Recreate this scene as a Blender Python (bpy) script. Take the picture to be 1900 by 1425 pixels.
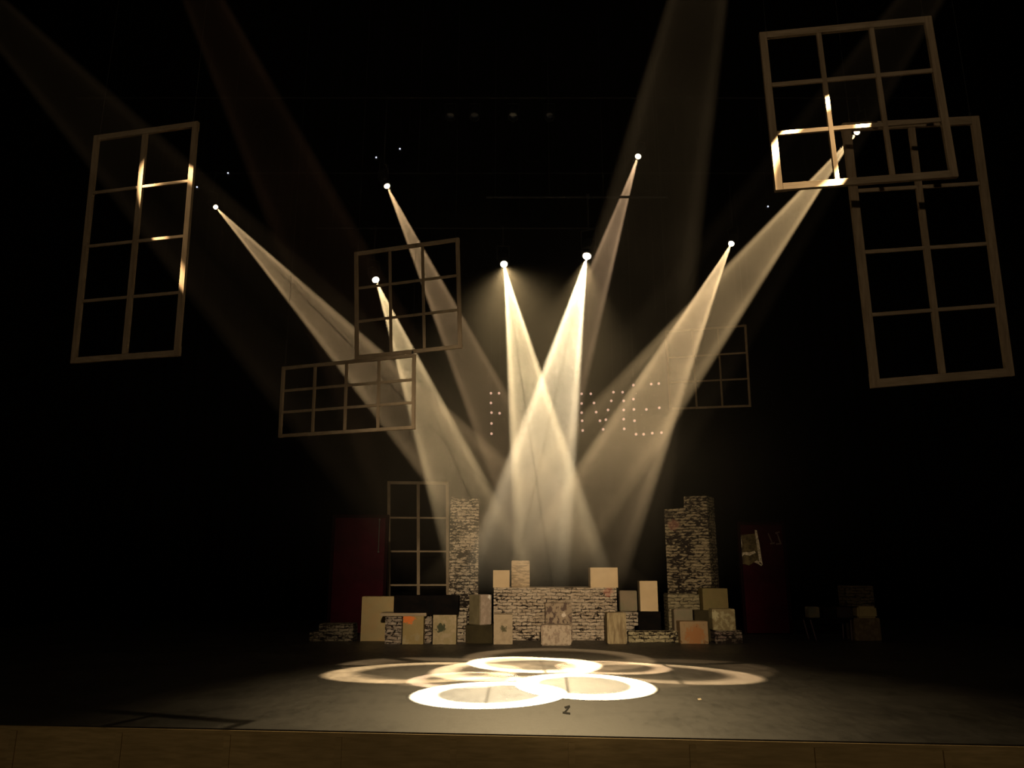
import bpy, bmesh, math, random
from mathutils import Vector, Matrix
random.seed(7)
scene = bpy.context.scene
for o in list(bpy.data.objects):
    bpy.data.objects.remove(o)
PI = math.pi

# ------------------------------------------------------------------ camera
F_PX, PITCH, CAM_H = 1420.0, math.radians(13.5), 1.5
CAM = Vector((0, 0, CAM_H))
cd = bpy.data.cameras.new('camera')
cd.sensor_fit = 'HORIZONTAL'; cd.sensor_width = 36.0
cd.lens = F_PX / 1900 * 36.0
cd.clip_start = 0.05; cd.clip_end = 200
cam = bpy.data.objects.new('camera', cd)
scene.collection.objects.link(cam)
cam.location = CAM
cam.rotation_euler = (PI / 2 + PITCH, 0, 0)
scene.camera = cam

# ------------------------------------------------------------------ world, exposure
scene.view_settings.view_transform = 'Standard'
scene.view_settings.look = 'None'
scene.view_settings.gamma = 1
scene.view_settings.exposure = 0.0
scene.view_settings.use_curve_mapping = False
w = bpy.data.worlds.new('world'); scene.world = w
w.use_nodes = True
w.node_tree.nodes['Background'].inputs[0].default_value = (0, 0, 0, 1)
w.node_tree.nodes['Background'].inputs[1].default_value = 0
cy = scene.cycles
cy.use_denoising = True
cy.denoising_input_passes = 'RGB_ALBEDO'
cy.volume_bounces = 0
cy.max_bounces = 4
cy.diffuse_bounces = 2
cy.glossy_bounces = 2
cy.transparent_max_bounces = 8
cy.sample_clamp_indirect = 0.4
cy.sample_clamp_direct = 0
cy.volume_step_rate = 1.0
cy.volume_max_steps = 128

# ------------------------------------------------------------------ stage lamps: where each beam starts, where it lands
# name: source (x, y, z), landing spot (x, y), half angle, power, ring tint, dark gobo tab angles
WARM = (1.0, 0.77, 0.49)
BEAMS = {
    'A': ((400, 384), 20.0, 2.080, 11.998, 0.0569, 260000, (1, 0.7, 0.38)),
    'B': ((718, 345), 15.5, 1.523, 12.572, 0.0728, 130000, (1, 0.68, 0.38)),
    'C': ((697, 519), 18.0, 0.236, 13.008, 0.0866, 230000, (1, 0.76, 0.42)),
    'D': ((935, 490), 18.0, 0.937, 10.763, 0.0759, 560000, (1, 0.8, 0.48)),
    'E': ((1089, 475), 13.5, -0.251, 10.043, 0.1105, 520000, (1, 0.84, 0.56)),
    'F': ((1184, 290), 15.5, -0.625, 11.250, 0.0634, 130000, (1, 0.68, 0.42)),
    'G': ((1590, 245), 15.5, -1.195, 12.069, 0.0763, 290000, (1, 0.72, 0.38)),
    'H': ((1357, 452), 20.0, 0.169, 12.523, 0.0798, 270000, (1, 0.72, 0.4)),
    'I': ((-271, -250), 8.5, 1.516, 12.003, 0.1022, 30000, (1, 0.7, 0.38)),
    'J': ((178, -418), 8.5, 0.159, 11.999, 0.0841, 26000, (1, 0.56, 0.3)),
    'K': ((1420, -600), 8.0, 0.811, 13.664, 0.1055, 56000, (1, 0.72, 0.4)),
    'L': ((1950, -350), 6.12, -0.807, 11.989, 0.1171, 46000, (1, 0.72, 0.4)),
}


def pix_ray(u, v):
    x = (u - 950) / F_PX
    y = -(v - 712.5) / F_PX
    return Vector((x, math.cos(PITCH) - y * math.sin(PITCH), math.sin(PITCH) + y * math.cos(PITCH)))


def at(u, v, Y):
    """point of the place at distance Y upstage that the photograph shows at pixel (u, v)"""
    r = pix_ray(u, v)
    return CAM + r * (Y / r.y)


def on_floor(u, v, z=0.0):
    r = pix_ray(u, v)
    return CAM + r * ((z - CAM.z) / r.z)


def nd(nt, kind, x=0, **kw):
    n = nt.nodes.new(kind)
    for k, v in kw.items():
        setattr(n, k, v)
    return n


def mth(nt, op, a, b=None, c=None, clamp=False):
    n = nt.nodes.new('ShaderNodeMath'); n.operation = op; n.use_clamp = clamp
    for i, v in enumerate((a, b, c)):
        if v is None:
            continue
        if isinstance(v, (int, float)):
            n.inputs[i].default_value = v
        else:
            nt.links.new(v, n.inputs[i])
    return n.outputs[0]


def ramp(nt, fac, stops, interp='LINEAR'):
    n = nt.nodes.new('ShaderNodeValToRGB')
    el = n.color_ramp.elements
    n.color_ramp.interpolation = interp
    while len(el) < len(stops):
        el.new(0.5)
    for e, (p, c) in zip(el, stops):
        e.position = p
        e.color = (c, c, c, 1) if isinstance(c, (int, float)) else (*c, 1)
    nt.links.new(fac, n.inputs[0])
    return n.outputs[0]


def gobo_light(name, S, T, a, power, color, tabs=(), inner=0.13, ring=0.70, streak=None):
    """profile spotlight with a ring gobo: a bright hollow circle, held by thin metal tabs"""
    ld = bpy.data.lights.new(name, 'SPOT')
    ld.energy = power
    ld.color = color
    ld.spot_size = 2 * a * 1.10
    ld.spot_blend = 0.0
    ld.shadow_soft_size = 0.025
    ld.use_nodes = True
    nt = ld.node_tree
    em = nt.nodes['Emission']
    tc = nt.nodes.new('ShaderNodeTexCoord')
    sp = nt.nodes.new('ShaderNodeSeparateXYZ')
    nt.links.new(tc.outputs['Normal'], sp.inputs[0])
    x, y, z = sp.outputs
    r = mth(nt, 'SQRT', mth(nt, 'ADD', mth(nt, 'MULTIPLY', x, x), mth(nt, 'MULTIPLY', y, y)))
    r = mth(nt, 'DIVIDE', mth(nt, 'DIVIDE', r, mth(nt, 'ABSOLUTE', z)), math.tan(a))
    g = ramp(nt, mth(nt, 'DIVIDE', r, 1.1), [(0.0, inner), ((ring - .12) / 1.1, inner * 1.0), ((ring + .03) / 1.1, 1.0),
                                             (.96 / 1.1, 1.0), (1.03 / 1.1, 0.0)])
    ang = mth(nt, 'ARCTAN2', y, x)
    for t in tabs:
        d = mth(nt, 'ABSOLUTE', mth(nt, 'SUBTRACT', ang, t))
        g = mth(nt, 'MULTIPLY', g, mth(nt, 'ADD', mth(nt, 'MULTIPLY', mth(nt, 'GREATER_THAN', d, 0.045), 0.9), 0.1))
    if streak is not None:   # fine dark line drawn into the emission as a shadow down the beam
        u = (Vector(T) - Vector(S)).normalized().to_track_quat('-Z', 'Y').to_matrix().transposed() @ streak
        dt = mth(nt, 'ADD', mth(nt, 'ADD', mth(nt, 'MULTIPLY', x, u.x), mth(nt, 'MULTIPLY', y, u.y)), mth(nt, 'MULTIPLY', z, u.z))
        g = mth(nt, 'MULTIPLY', g, mth(nt, 'ADD', mth(nt, 'MULTIPLY', mth(nt, 'GREATER_THAN', mth(nt, 'ABSOLUTE', dt), .0015), .85), .15))
    nt.links.new(g, em.inputs['Strength'])
    lo = bpy.data.objects.new(name, ld)
    scene.collection.objects.link(lo)
    d = (Vector(T) - Vector(S)).normalized()
    lo.rotation_euler = d.to_track_quat('-Z', 'Y').to_euler()
    lo.location = Vector(S) + d * 0.12
    return lo, d


LAMPS = {}
STREAKS = {}  # planes through the camera for the dark lines drawn into these beams
for k, sl in (('A', .98), ('C', .433), ('D', .15), ('E', -.226)):
    (u0, v0) = BEAMS[k][0]
    STREAKS[k] = pix_ray(u0, v0).cross(pix_ray(u0 + sl * 300, v0 + 300)).normalized()
for k, (px, D, tx, ty, a, pw, col) in BEAMS.items():
    S = at(px[0], px[1], D)
    tabs = ()
    lo, d = gobo_light('beam_' + k, S, (tx, ty, 0), a, pw, col, tabs, inner=.04 if k in 'IJKL' else .055, ring=.79, streak=STREAKS.get(k))
    LAMPS[k] = (S, d, lo)


def wide_spot(name, S, T, power, color, size, blend=1.0, soft=0.3):
    ld = bpy.data.lights.new(name, 'SPOT')
    ld.energy = power; ld.color = color; ld.spot_size = size; ld.spot_blend = blend
    ld.shadow_soft_size = soft
    lo = bpy.data.objects.new(name, ld)
    scene.collection.objects.link(lo)
    d = (Vector(T) - Vector(S)).normalized()
    lo.rotation_euler = d.to_track_quat('-Z', 'Y').to_euler()
    lo.location = S
    return lo


# dim front-of-house washes from the balcony
wide_spot('front_of_house_wash', (0.5, -7, 6.5), (0.75, 16.8, 1.3), 13500, (1.0, .78, .50), math.radians(25), 1.0)
wide_spot('balcony_wash', (0, -8, 7), (0, 12, 4.5), 1050, (1.0, .76, .48), math.radians(75), 0.9)
# wide spots added at the two brightest lamps for stray glow round their beams
for k, pw, tgt in (('D', 4200, (0.7, 10.0, 0.6)), ('E', 2500, (0.5, 9.6, 0.3))):
    wide_spot('spill_fill_' + k, LAMPS[k][0] + LAMPS[k][1] * .15, tgt, pw, (1.0, .74, .38), math.radians(50), 1.0, .05)


# ------------------------------------------------------------------ mesh helpers
def new_obj(name, bm, mats, parent=None, smooth=False, loc=None):
    me = bpy.data.meshes.new(name)
    bmesh.ops.recalc_face_normals(bm, faces=bm.faces[:])
    if smooth:
        for f in bm.faces:
            f.smooth = True
    if loc is not None:
        bmesh.ops.translate(bm, verts=bm.verts[:], vec=-Vector(loc))
    bm.to_mesh(me); bm.free()
    if not isinstance(mats, (list, tuple)):
        mats = [mats]
    for m in mats:
        me.materials.append(m)
    o = bpy.data.objects.new(name, me)
    scene.collection.objects.link(o)
    if loc is not None:
        o.location = loc
    if parent is not None:
        o.parent = parent
    return o


def tag(o, label, cat, group=None, kind=None):
    o['label'] = label; o['category'] = cat
    if group: o['group'] = group
    if kind: o['kind'] = kind
    return o


def structure(o):
    o['kind'] = 'structure'
    return o


def empty(name, loc, label, cat, group=None, rz=0.0, kind=None):
    o = bpy.data.objects.new(name, None)
    scene.collection.objects.link(o)
    o.location = loc; o.rotation_euler = (0, 0, rz)
    o.empty_display_size = 0.1
    return tag(o, label, cat, group, kind)


def hexa(bm, P, mi=0):
    vs = [bm.verts.new(p) for p in P]
    for q in ((0, 1, 2, 3), (7, 6, 5, 4), (0, 4, 5, 1), (1, 5, 6, 2), (2, 6, 7, 3), (3, 7, 4, 0)):
        bm.faces.new([vs[i] for i in q]).material_index = mi
    return vs


def box(bm, x0, x1, y0, y1, z0, z1, mi=0):
    return hexa(bm, [(x0, y0, z0), (x1, y0, z0), (x1, y0, z1), (x0, y0, z1),
                     (x0, y1, z0), (x1, y1, z0), (x1, y1, z1), (x0, y1, z1)], mi)


def tube(bm, a, b, r, n=8, r2=None, mi=0, caps=True):
    a, b = Vector(a), Vector(b)
    d = (b - a).normalized()
    e1 = d.orthogonal().normalized(); e2 = d.cross(e1)
    r2 = r if r2 is None else r2
    A = [bm.verts.new(a + (e1 * math.cos(2 * PI * i / n) + e2 * math.sin(2 * PI * i / n)) * r) for i in range(n)]
    B = [bm.verts.new(b + (e1 * math.cos(2 * PI * i / n) + e2 * math.sin(2 * PI * i / n)) * r2) for i in range(n)]
    for i in range(n):
        bm.faces.new((A[i], A[(i + 1) % n], B[(i + 1) % n], B[i])).material_index = mi
    if caps:
        bm.faces.new(A[::-1]).material_index = mi
        bm.faces.new(B).material_index = mi


def lathe(bm, prof, n=20, mat=Matrix.Identity(4), mi=0):
    rings = []
    for (r, z) in prof:
        rings.append([bm.verts.new(mat @ Vector((r * math.cos(2 * PI * i / n), r * math.sin(2 * PI * i / n), z))) for i in range(n)])
    for a, b in zip(rings, rings[1:]):
        for i in range(n):
            bm.faces.new((a[i], a[(i + 1) % n], b[(i + 1) % n], b[i])).material_index = mi
    bm.faces.new(rings[0][::-1]).material_index = mi
    bm.faces.new(rings[-1]).material_index = mi


# ------------------------------------------------------------------ materials
def mat(name, color, rough=0.7, spec=0.3, metal=0.0):
    m = bpy.data.materials.new(name); m.use_nodes = True
    b = m.node_tree.nodes['Principled BSDF']
    b.inputs['Base Color'].default_value = (*color, 1)
    b.inputs['Roughness'].default_value = rough
    b.inputs['Specular IOR Level'].default_value = spec
    b.inputs['Metallic'].default_value = metal
    return m


def mixc(nt, fac, c1, c2):
    n = nt.nodes.new('ShaderNodeMix'); n.data_type = 'RGBA'
    for s, v in ((0, fac), (6, c1), (7, c2)):
        if isinstance(v, (int, float)):
            n.inputs[s].default_value = v
        elif isinstance(v, tuple):
            n.inputs[s].default_value = (*v, 1)
        else:
            nt.links.new(v, n.inputs[s])
    return n.outputs[2]


def noise(nt, scale, detail=4, rough=.55, vec=None, loc=(0, 0, 0), sc=(1, 1, 1), rot=(0, 0, 0)):
    tc = nt.nodes.new('ShaderNodeTexCoord')
    mp = nt.nodes.new('ShaderNodeMapping')
    mp.inputs['Location'].default_value = loc
    mp.inputs['Scale'].default_value = sc
    mp.inputs['Rotation'].default_value = rot
    nt.links.new(tc.outputs['Object'], mp.inputs['Vector'])
    n = nt.nodes.new('ShaderNodeTexNoise')
    n.inputs['Scale'].default_value = scale
    n.inputs['Detail'].default_value = detail
    n.inputs['Roughness'].default_value = rough
    nt.links.new(mp.outputs[0], n.inputs['Vector'])
    return n.outputs['Fac'], mp.outputs[0]


def add_bump(m, fac, strength=.3, dist=.01):
    nt = m.node_tree
    b = nt.nodes.new('ShaderNodeBump')
    b.inputs['Strength'].default_value = strength
    b.inputs['Distance'].default_value = dist
    nt.links.new(fac, b.inputs['Height'])
    nt.links.new(b.outputs[0], nt.nodes['Principled BSDF'].inputs['Normal'])


def brick_mat(name, seed, light=(.50, .42, .33), light2=(.36, .30, .23), dark=(.012, .008, .006), black=.42, stain=None):
    """loosely hand painted brick courses: pale dashes on black, worn through to the black in patches"""
    m = mat(name, light, .85, .15)
    nt = m.node_tree; b = nt.nodes['Principled BSDF']
    tc = nt.nodes.new('ShaderNodeTexCoord')
    sp = nt.nodes.new('ShaderNodeSeparateXYZ'); nt.links.new(tc.outputs['Object'], sp.inputs[0])
    cb = nt.nodes.new('ShaderNodeCombineXYZ')
    nt.links.new(mth(nt, 'ADD', mth(nt, 'ADD', sp.outputs[0], mth(nt, 'MULTIPLY', sp.outputs[1], 0.9)), seed * 1.37), cb.inputs[0])
    nt.links.new(mth(nt, 'ADD', sp.outputs[2], seed * .11), cb.inputs[1])
    wn = nt.nodes.new('ShaderNodeTexNoise'); wn.inputs['Scale'].default_value = 6.0; wn.inputs['Detail'].default_value = 3
    nt.links.new(cb.outputs[0], wn.inputs['Vector'])
    off = nt.nodes.new('ShaderNodeVectorMath'); off.operation = 'MULTIPLY_ADD'
    nt.links.new(wn.outputs['Color'], off.inputs[0]); off.inputs[1].default_value = (.16, .075, 0)
    nt.links.new(cb.outputs[0], off.inputs[2])
    bt = nt.nodes.new('ShaderNodeTexBrick')
    bt.inputs['Scale'].default_value = 1.0
    bt.inputs['Brick Width'].default_value = .21
    bt.inputs['Row Height'].default_value = .068
    bt.inputs['Mortar Size'].default_value = .011
    bt.inputs['Mortar Smooth'].default_value = .6
    light = tuple(v * .8 for v in light); light2 = tuple(v * .75 for v in light2)
    bt.inputs['Color1'].default_value = (*light, 1)
    bt.inputs['Color2'].default_value = (*light2, 1)
    bt.inputs['Mortar'].default_value = tuple(.25 * v for v in light) + (1,)
    nt.links.new(off.outputs[0], bt.inputs['Vector'])
    n1, _ = noise(nt, 2.4, 4, .6, loc=(seed, 0, seed * 2), sc=(1, 1, 1.6))
    n2, _ = noise(nt, 12, 4, .75, loc=(seed * 3, 0, 0), sc=(.8, .8, 2.2))
    k = mth(nt, 'ADD', mth(nt, 'MULTIPLY', n1, .35), mth(nt, 'MULTIPLY', n2, .65))
    k = mth(nt, 'SUBTRACT', k, mth(nt, 'MULTIPLY', bt.outputs['Fac'], .07))
    msk = ramp(nt, k, [(black, 1.0), (black + .045, 0.0)])
    c = mixc(nt, msk, bt.outputs['Color'], dark)
    n3, _ = noise(nt, 26, 3, .6, loc=(0, seed, 0), sc=(.5, .5, 1.4))
    c = mixc(nt, mth(nt, 'MULTIPLY', ramp(nt, n3, [(.45, 0.0), (.7, .6)]), mth(nt, 'SUBTRACT', 1.0, msk)), c, tuple(min(.9, v * 1.7) for v in light))
    if stain:
        (sx, sz, sr, scol) = stain
        dx = mth(nt, 'SUBTRACT', sp.outputs[0], sx); dz = mth(nt, 'SUBTRACT', sp.outputs[2], sz)
        dd = mth(nt, 'SQRT', mth(nt, 'ADD', mth(nt, 'MULTIPLY', dx, dx), mth(nt, 'MULTIPLY', dz, dz)))
        c = mixc(nt, mth(nt, 'MULTIPLY', mth(nt, 'LESS_THAN', mth(nt, 'ADD', dd, mth(nt, 'MULTIPLY', n2, .25)), sr + .1), .4), c, scol)
    nt.links.new(c, b.inputs['Base Color'])
    add_bump(m, bt.outputs['Fac'], -.4, .01)
    return m


def blotch_mat(name, base, spot, scale=8, lo=.45, hi=.6, seed=0, sc=(1, 1, 1), rot=(0, 0, 0), spot2=None, rough=.8, pos=None):
    """painted plywood: a base coat with brushed marks of another colour; pos limits the second mark to one place"""
    m = mat(name, base, rough, .2 if max(base) > .1 else .03)
    nt = m.node_tree; b = nt.nodes['Principled BSDF']
    n1, _ = noise(nt, scale, 4, .6, loc=(seed, seed * 2, seed * 3), sc=sc, rot=rot)
    c = mixc(nt, ramp(nt, n1, [(lo, 0.0), (hi, 1.0)]), base, spot)
    n0, _ = noise(nt, 3, 3, .5, loc=(seed * 5, 0, 0))
    c = mixc(nt, ramp(nt, n0, [(.35, 0.0), (.7, .3)]), c, tuple(v * .6 for v in base))
    if spot2:
        (sx, sz, sr, scol) = spot2
        tc = nt.nodes.new('ShaderNodeTexCoord')
        sp = nt.nodes.new('ShaderNodeSeparateXYZ'); nt.links.new(tc.outputs['Object'], sp.inputs[0])
        dx = mth(nt, 'SUBTRACT', sp.outputs[0], sx); dz = mth(nt, 'SUBTRACT', sp.outputs[2], sz)
        dd = mth(nt, 'SQRT', mth(nt, 'ADD', mth(nt, 'MULTIPLY', dx, dx), mth(nt, 'MULTIPLY', dz, dz)))
        n2, _ = noise(nt, 22, 4, .7, loc=(seed, 3, 1))
        f = ramp(nt, mth(nt, 'ADD', dd, mth(nt, 'MULTIPLY', mth(nt, 'SUBTRACT', n2, .5), 2.6 * sr)), [(sr * .75, 1.0), (sr, 0.0)])
        c = mixc(nt, f, c, scol)
    nt.links.new(c, b.inputs['Base Color'])
    add_bump(m, n1, .2, .006)
    return m


M_black = mat('black_drape', (.0035, .003, .003), .95, .02)
M_metal = mat('black_metal', (.012, .012, .012), .6, .3, .0)
M_pipe = mat('dark_steel_pipe', (.012, .012, .012), .7, .2, .0)
M_cable = mat('steel_cable', (.05, .05, .05), .5, .4, .5)
M_blackbox = blotch_mat('black_paint', (.005, .0045, .0045), (.010, .007, .006), 6, .4, .7, 4, rough=.9)
M_darkbox = blotch_mat('dark_olive_paint', (.045, .036, .018), (.03, .024, .014), 5, .4, .7, 9)


def wood_mat(name, c1, c2, seed, axis='Z'):
    m = mat(name, c1, .75, .2)
    nt = m.node_tree
    sc = {'Z': (14, 14, .8), 'X': (.8, 14, 14)}[axis]
    n1, _ = noise(nt, 2.2, 4, .6, loc=(seed, 0, seed), sc=sc)
    n2, _ = noise(nt, 1.3, 2, .5, loc=(seed, 4, seed))
    c = mixc(nt, ramp(nt, n1, [(.35, 0.0), (.7, 1.0)]), c1, c2)
    c = mixc(nt, ramp(nt, n2, [(.4, 0.0), (.65, .5)]), c, tuple(v * .55 for v in c1))
    nt.links.new(c, nt.nodes['Principled BSDF'].inputs['Base Color'])
    add_bump(m, n1, .25, .004)
    return m


M_wood_v = wood_mat('pale_timber_upright', (.34, .26, .17), (.22, .16, .10), 1, 'Z')
M_wood_h = wood_mat('pale_timber_cross', (.36, .28, .19), (.24, .18, .11), 5, 'X')


def emit(name, color, strength):
    m = bpy.data.materials.new(name); m.use_nodes = True
    nt = m.node_tree
    b = nt.nodes['Principled BSDF']
    b.inputs['Base Color'].default_value = (.02, .02, .02, 1)
    b.inputs['Emission Color'].default_value = (*color, 1)
    b.inputs['Emission Strength'].default_value = strength
    m.cycles.emission_sampling = 'NONE'
    return m


# ------------------------------------------------------------------ stage floor, apron, house
E0, E1 = on_floor(0, 1343), on_floor(1000, 1363.5)
slope = (E1.y - E0.y) / (E1.x - E0.x)
XL, XR, YB = -13.0, 13.0, 23.5


def edge_y(x):
    return E0.y + slope * (x - E0.x)


M_floor = mat('black_stage_floor', (.03, .026, .021), .5, .5)
nt = M_floor.node_tree
n1, _ = noise(nt, .9, 6, .65, loc=(3, 1, 0), sc=(1, 1, 1))
n2, _ = noise(nt, 9, 5, .7, loc=(1, 7, 0), sc=(1, .35, 1))
k = mth(nt, 'ADD', mth(nt, 'MULTIPLY', n1, .55), mth(nt, 'MULTIPLY', n2, .45))
nt.links.new(ramp(nt, k, [(.35, (.010, .008, .006)), (.62, (.022, .018, .0135))]), nt.nodes['Principled BSDF'].inputs['Base Color'])
nt.links.new(ramp(nt, k, [(.35, .42), (.65, .62)]), nt.nodes['Principled BSDF'].inputs['Roughness'])
bm = bmesh.new()
hexa(bm, [(XL, edge_y(XL), -.06), (XR, edge_y(XR), -.06), (XR, edge_y(XR), 0), (XL, edge_y(XL), 0),
          (XL, YB + 1, -.06), (XR, YB + 1, -.06), (XR, YB + 1, 0), (XL, YB + 1, 0)])
structure(new_obj('floor', bm, M_floor))

# timber front edge of the stage
M_lip = wood_mat('stage_front_timber', (.42, .30, .13), (.28, .20, .08), 3, 'X')
bm = bmesh.new()
y0, y1 = edge_y(XL), edge_y(XR)
hexa(bm, [(XL, y0 - .03, -1.15), (XR, y1 - .03, -1.15), (XR, y1 - .03, -.012), (XL, y0 - .03, -.012),
          (XL, y0 + .0, -1.15), (XR, y1 + .0, -1.15), (XR, y1 + .0, -.012), (XL, y0 + .0, -.012)])
nx = 24
for i in range(nx):
    x = XL + (i + .5) * (XR - XL) / nx
    yy = edge_y(x)
    box(bm, x - .03, x + .03, yy - .05, yy - .03, -1.15, -.05)
structure(new_obj('trim_1', bm, M_lip))

M_house = mat('auditorium_floor', (.03, .02, .02), .9, .1)
bm = bmesh.new()
box(bm, XL, XR, -11, 12, -1.25, -1.15)
structure(new_obj('floor_auditorium', bm, M_house))


def drape(name, p0, p1, z0, z1, amp, pitch, m, thick=.03):
    """a pleated curtain hanging between two floor points"""
    p0, p1 = Vector((*p0, 0)), Vector((*p1, 0))
    L = (p1 - p0).length; d = (p1 - p0) / L; nrm = Vector((-d.y, d.x, 0))
    n = int(L / pitch * 8)
    bm = bmesh.new()
    fr, bk = [], []
    for i in range(n + 1):
        s = L * i / n
        o = amp * math.sin(2 * PI * s / pitch) + amp * .4 * math.sin(2 * PI * s / (pitch * 2.7) + 1)
        q = p0 + d * s + nrm * o
        fr.append((bm.verts.new((q.x, q.y, z0)), bm.verts.new((q.x, q.y, z1))))
        q = q + nrm * thick
        bk.append((bm.verts.new((q.x, q.y, z0)), bm.verts.new((q.x, q.y, z1))))
    for L_ in (fr, bk):
        for a, b in zip(L_, L_[1:]):
            bm.faces.new((a[0], b[0], b[1], a[1]))
    for k in (0, 1):
        for i in range(n):
            bm.faces.new((fr[i][k], fr[i + 1][k], bk[i + 1][k], bk[i][k]))
    for e in (0, n):
        bm.faces.new((fr[e][0], fr[e][1], bk[e][1], bk[e][0]))
    return new_obj(name, bm, m, smooth=True)


structure(drape('wall_back', (XL, YB), (XR, YB), 0.0, 15.8, .09, .45, M_black))
bm = bmesh.new(); box(bm, XL - .2, XL, -11, YB + 1, -1.25, 16); structure(new_obj('wall_left', bm, M_black))
bm = bmesh.new(); box(bm, XR, XR + .2, -11, YB + 1, -1.25, 16); structure(new_obj('wall_right', bm, M_black))
bm = bmesh.new(); box(bm, XL, XR, -11.2, -11, -1.25, 16); structure(new_obj('wall_front', bm, M_black))
bm = bmesh.new(); box(bm, XL - .2, XR + .2, -11.2, YB + 1, 16, 16.2); structure(new_obj('ceiling', bm, M_black))

# ------------------------------------------------------------------ hanging window frames
WIN = [
    # corners TL TR BR BL in the photo, columns, rows, real width, bar width frame/muntin, label
    ([(176, 252.5), (368.4, 225.5), (333, 660.5), (132, 675)], 2, 4, 1.75, .085, .045, .085, 'tall eight-pane timber window frame hanging alone on the left of the stage'),
    ([(658, 468.5), (852, 441), (857.5, 646), (659, 667)], 3, 3, 1.98, .065, .045, .045, 'square nine-pane window frame hanging just above the wide twelve-pane one'),
    ([(524, 681), (771, 656.6), (770, 796), (517, 812)], 4, 3, 2.64, .055, .045, .045, 'wide twelve-pane window frame hanging low left, crossed by two light beams'),
    ([(1408, 62), (1727, 31), (1777.7, 329), (1438, 355)], 3, 3, 1.98, .085, .055, .055, 'large nine-pane window frame at the top right, its lower left corner lit white'),
    ([(1561.7, 229.5), (1814.6, 216), (1881, 698), (1617, 720.4)], 2, 4, 1.75, .10, .045, .075, 'tall eight-pane timber window frame hanging far right behind the large nine-pane frame'),
    ([(1234, 613.5), (1385, 602), (1394, 755), (1242.5, 760.5)], 3, 3, 1.98, .055, .045, .045, 'small dim nine-pane window frame hanging deep right behind the red bulb lettering'),
    ([(718.5, 899), (832.5, 900), (833.5, 1160), (718.5, 1161)], 2, 4, 1.75, .085, .05, .09, 'eight-pane window frame standing on the floor beside the left brick column'),
]


def bar(bm, O, u, v, n, p, q, w, t, n0=0.0):
    """bar from p to q in the frame's own plane (metres along u, v), w wide, t thick"""
    p, q = Vector(p), Vector(q)
    d = (q - p).normalized(); s = Vector((-d.y, d.x)) * (w / 2)
    c = []
    for off in (n0 - t / 2, n0 + t / 2):
        for a in (p - s, q - s, q + s, p + s):
            c.append(O + u * a.x + v * a.y + n * off)
    hexa(bm, [c[0], c[1], c[2], c[3], c[4], c[5], c[6], c[7]])


def make_window(C, cols, rows, width, fw, mh, mv, label, hang=True, stand=None):
    R = [pix_ray(*c) for c in C]
    A = Matrix(((R[0].x, -R[1].x, R[2].x), (R[0].y, -R[1].y, R[2].y), (R[0].z, -R[1].z, R[2].z)))
    d = A.inverted() @ R[3]
    d = [d[0], d[1], d[2], 1.0]
    P = [CAM * 0 + R[i] * d[i] for i in range(4)]
    s = width / (P[1] - P[0]).length
    P = [CAM + p * s for p in P]
    U, V = P[1] - P[0], P[3] - P[0]
    W, H = U.length, V.length
    u, v = U / W, V / H
    n = u.cross(v).normalized()
    if n.y > 0:
        n = -n
    ctr = (P[2] + P[3]) / 2
    e = empty('hanging_window' if hang else 'standing_window', ctr, label, 'window frame', 'bare timber window frames of the set', kind='thing')
    e0 = P[0]
    O = e0 - ctr
    t = .05
    def part(name, segs, m, tt=t, n0=0.0):
        bm = bmesh.new()
        for (p, q, w) in segs:
            bar(bm, O, u, v, n, p, q, w, tt, n0)
        bmesh.ops.bevel(bm, geom=bm.edges[:], offset=.004, segments=1, affect='EDGES')
        o = new_obj(name, bm, m, e)
        return o
    h = fw / 2
    part('stile', [((h, 0), (h, H), fw)], M_wood_v)
    part('stile', [((W - h, 0), (W - h, H), fw)], M_wood_v)
    part('rail', [((fw, h), (W - fw, h), fw)], M_wood_h)
    part('rail', [((fw, H - h), (W - fw, H - h), fw)], M_wood_h)
    iw, ih = W - 2 * fw, H - 2 * fw
    for i in range(1, cols):
        x = fw + iw * i / cols
        part('mullion', [((x, fw), (x, H - fw), mv)], M_wood_v, .042)
    for j in range(1, rows):
        y = fw + ih * j / rows
        part('glazing_bar', [((fw, y), (W - fw, y), mh)], M_wood_h, .028, .004)
    # plywood corner gussets at the back
    for (cx, cy, sx, sy) in ((0, 0, 1, 1), (W, 0, -1, 1), (0, H, 1, -1), (W, H, -1, -1)):
        bm = bmesh.new()
        tri = [(cx, cy), (cx + sx * fw * 1.7, cy), (cx, cy + sy * fw * 1.7)]
        lo = [O + u * a + v * b - n * (t / 2) for a, b in tri]
        hi = [p - n * .008 for p in lo]
        vs = [bm.verts.new(p) for p in lo + hi]
        bm.faces.new(vs[:3]); bm.faces.new(vs[3:][::-1])
        for i in range(3):
            bm.faces.new((vs[i], vs[(i + 1) % 3], vs[3 + (i + 1) % 3], vs[3 + i]))
        new_obj('corner_gusset', bm, M_wood_h, e)
    if hang:
        for x in (fw, W - fw):
            p = O + u * x
            top = Vector((p.x, p.y, 16.0 - ctr.z))
            bm = bmesh.new(); tube(bm, p, top, .003, 5)
            new_obj('cable', bm, M_cable, e)
            bm = bmesh.new(); lathe(bm, [(.006, 0), (.016, .01), (.016, .05), (.006, .06)], 8, Matrix.Translation(p))
            new_obj('shackle', bm, M_pipe, e)
    return e, P


WP = []
for i, wdef in enumerate(WIN):
    e, P = make_window(*wdef, hang=(i != 6))
    WP.append(P)
    if i == 6:   # stands on the stage: rest its lowest corner on the floor
        e.location.z += -min(P[2].z, P[3].z)
for i, P in enumerate(WP):
    print('WIN', i, [tuple(round(c, 2) for c in p) for p in P])

# ------------------------------------------------------------------ painted blocks of the set
def floor_depth(v):
    return on_floor(950, v).y


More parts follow.
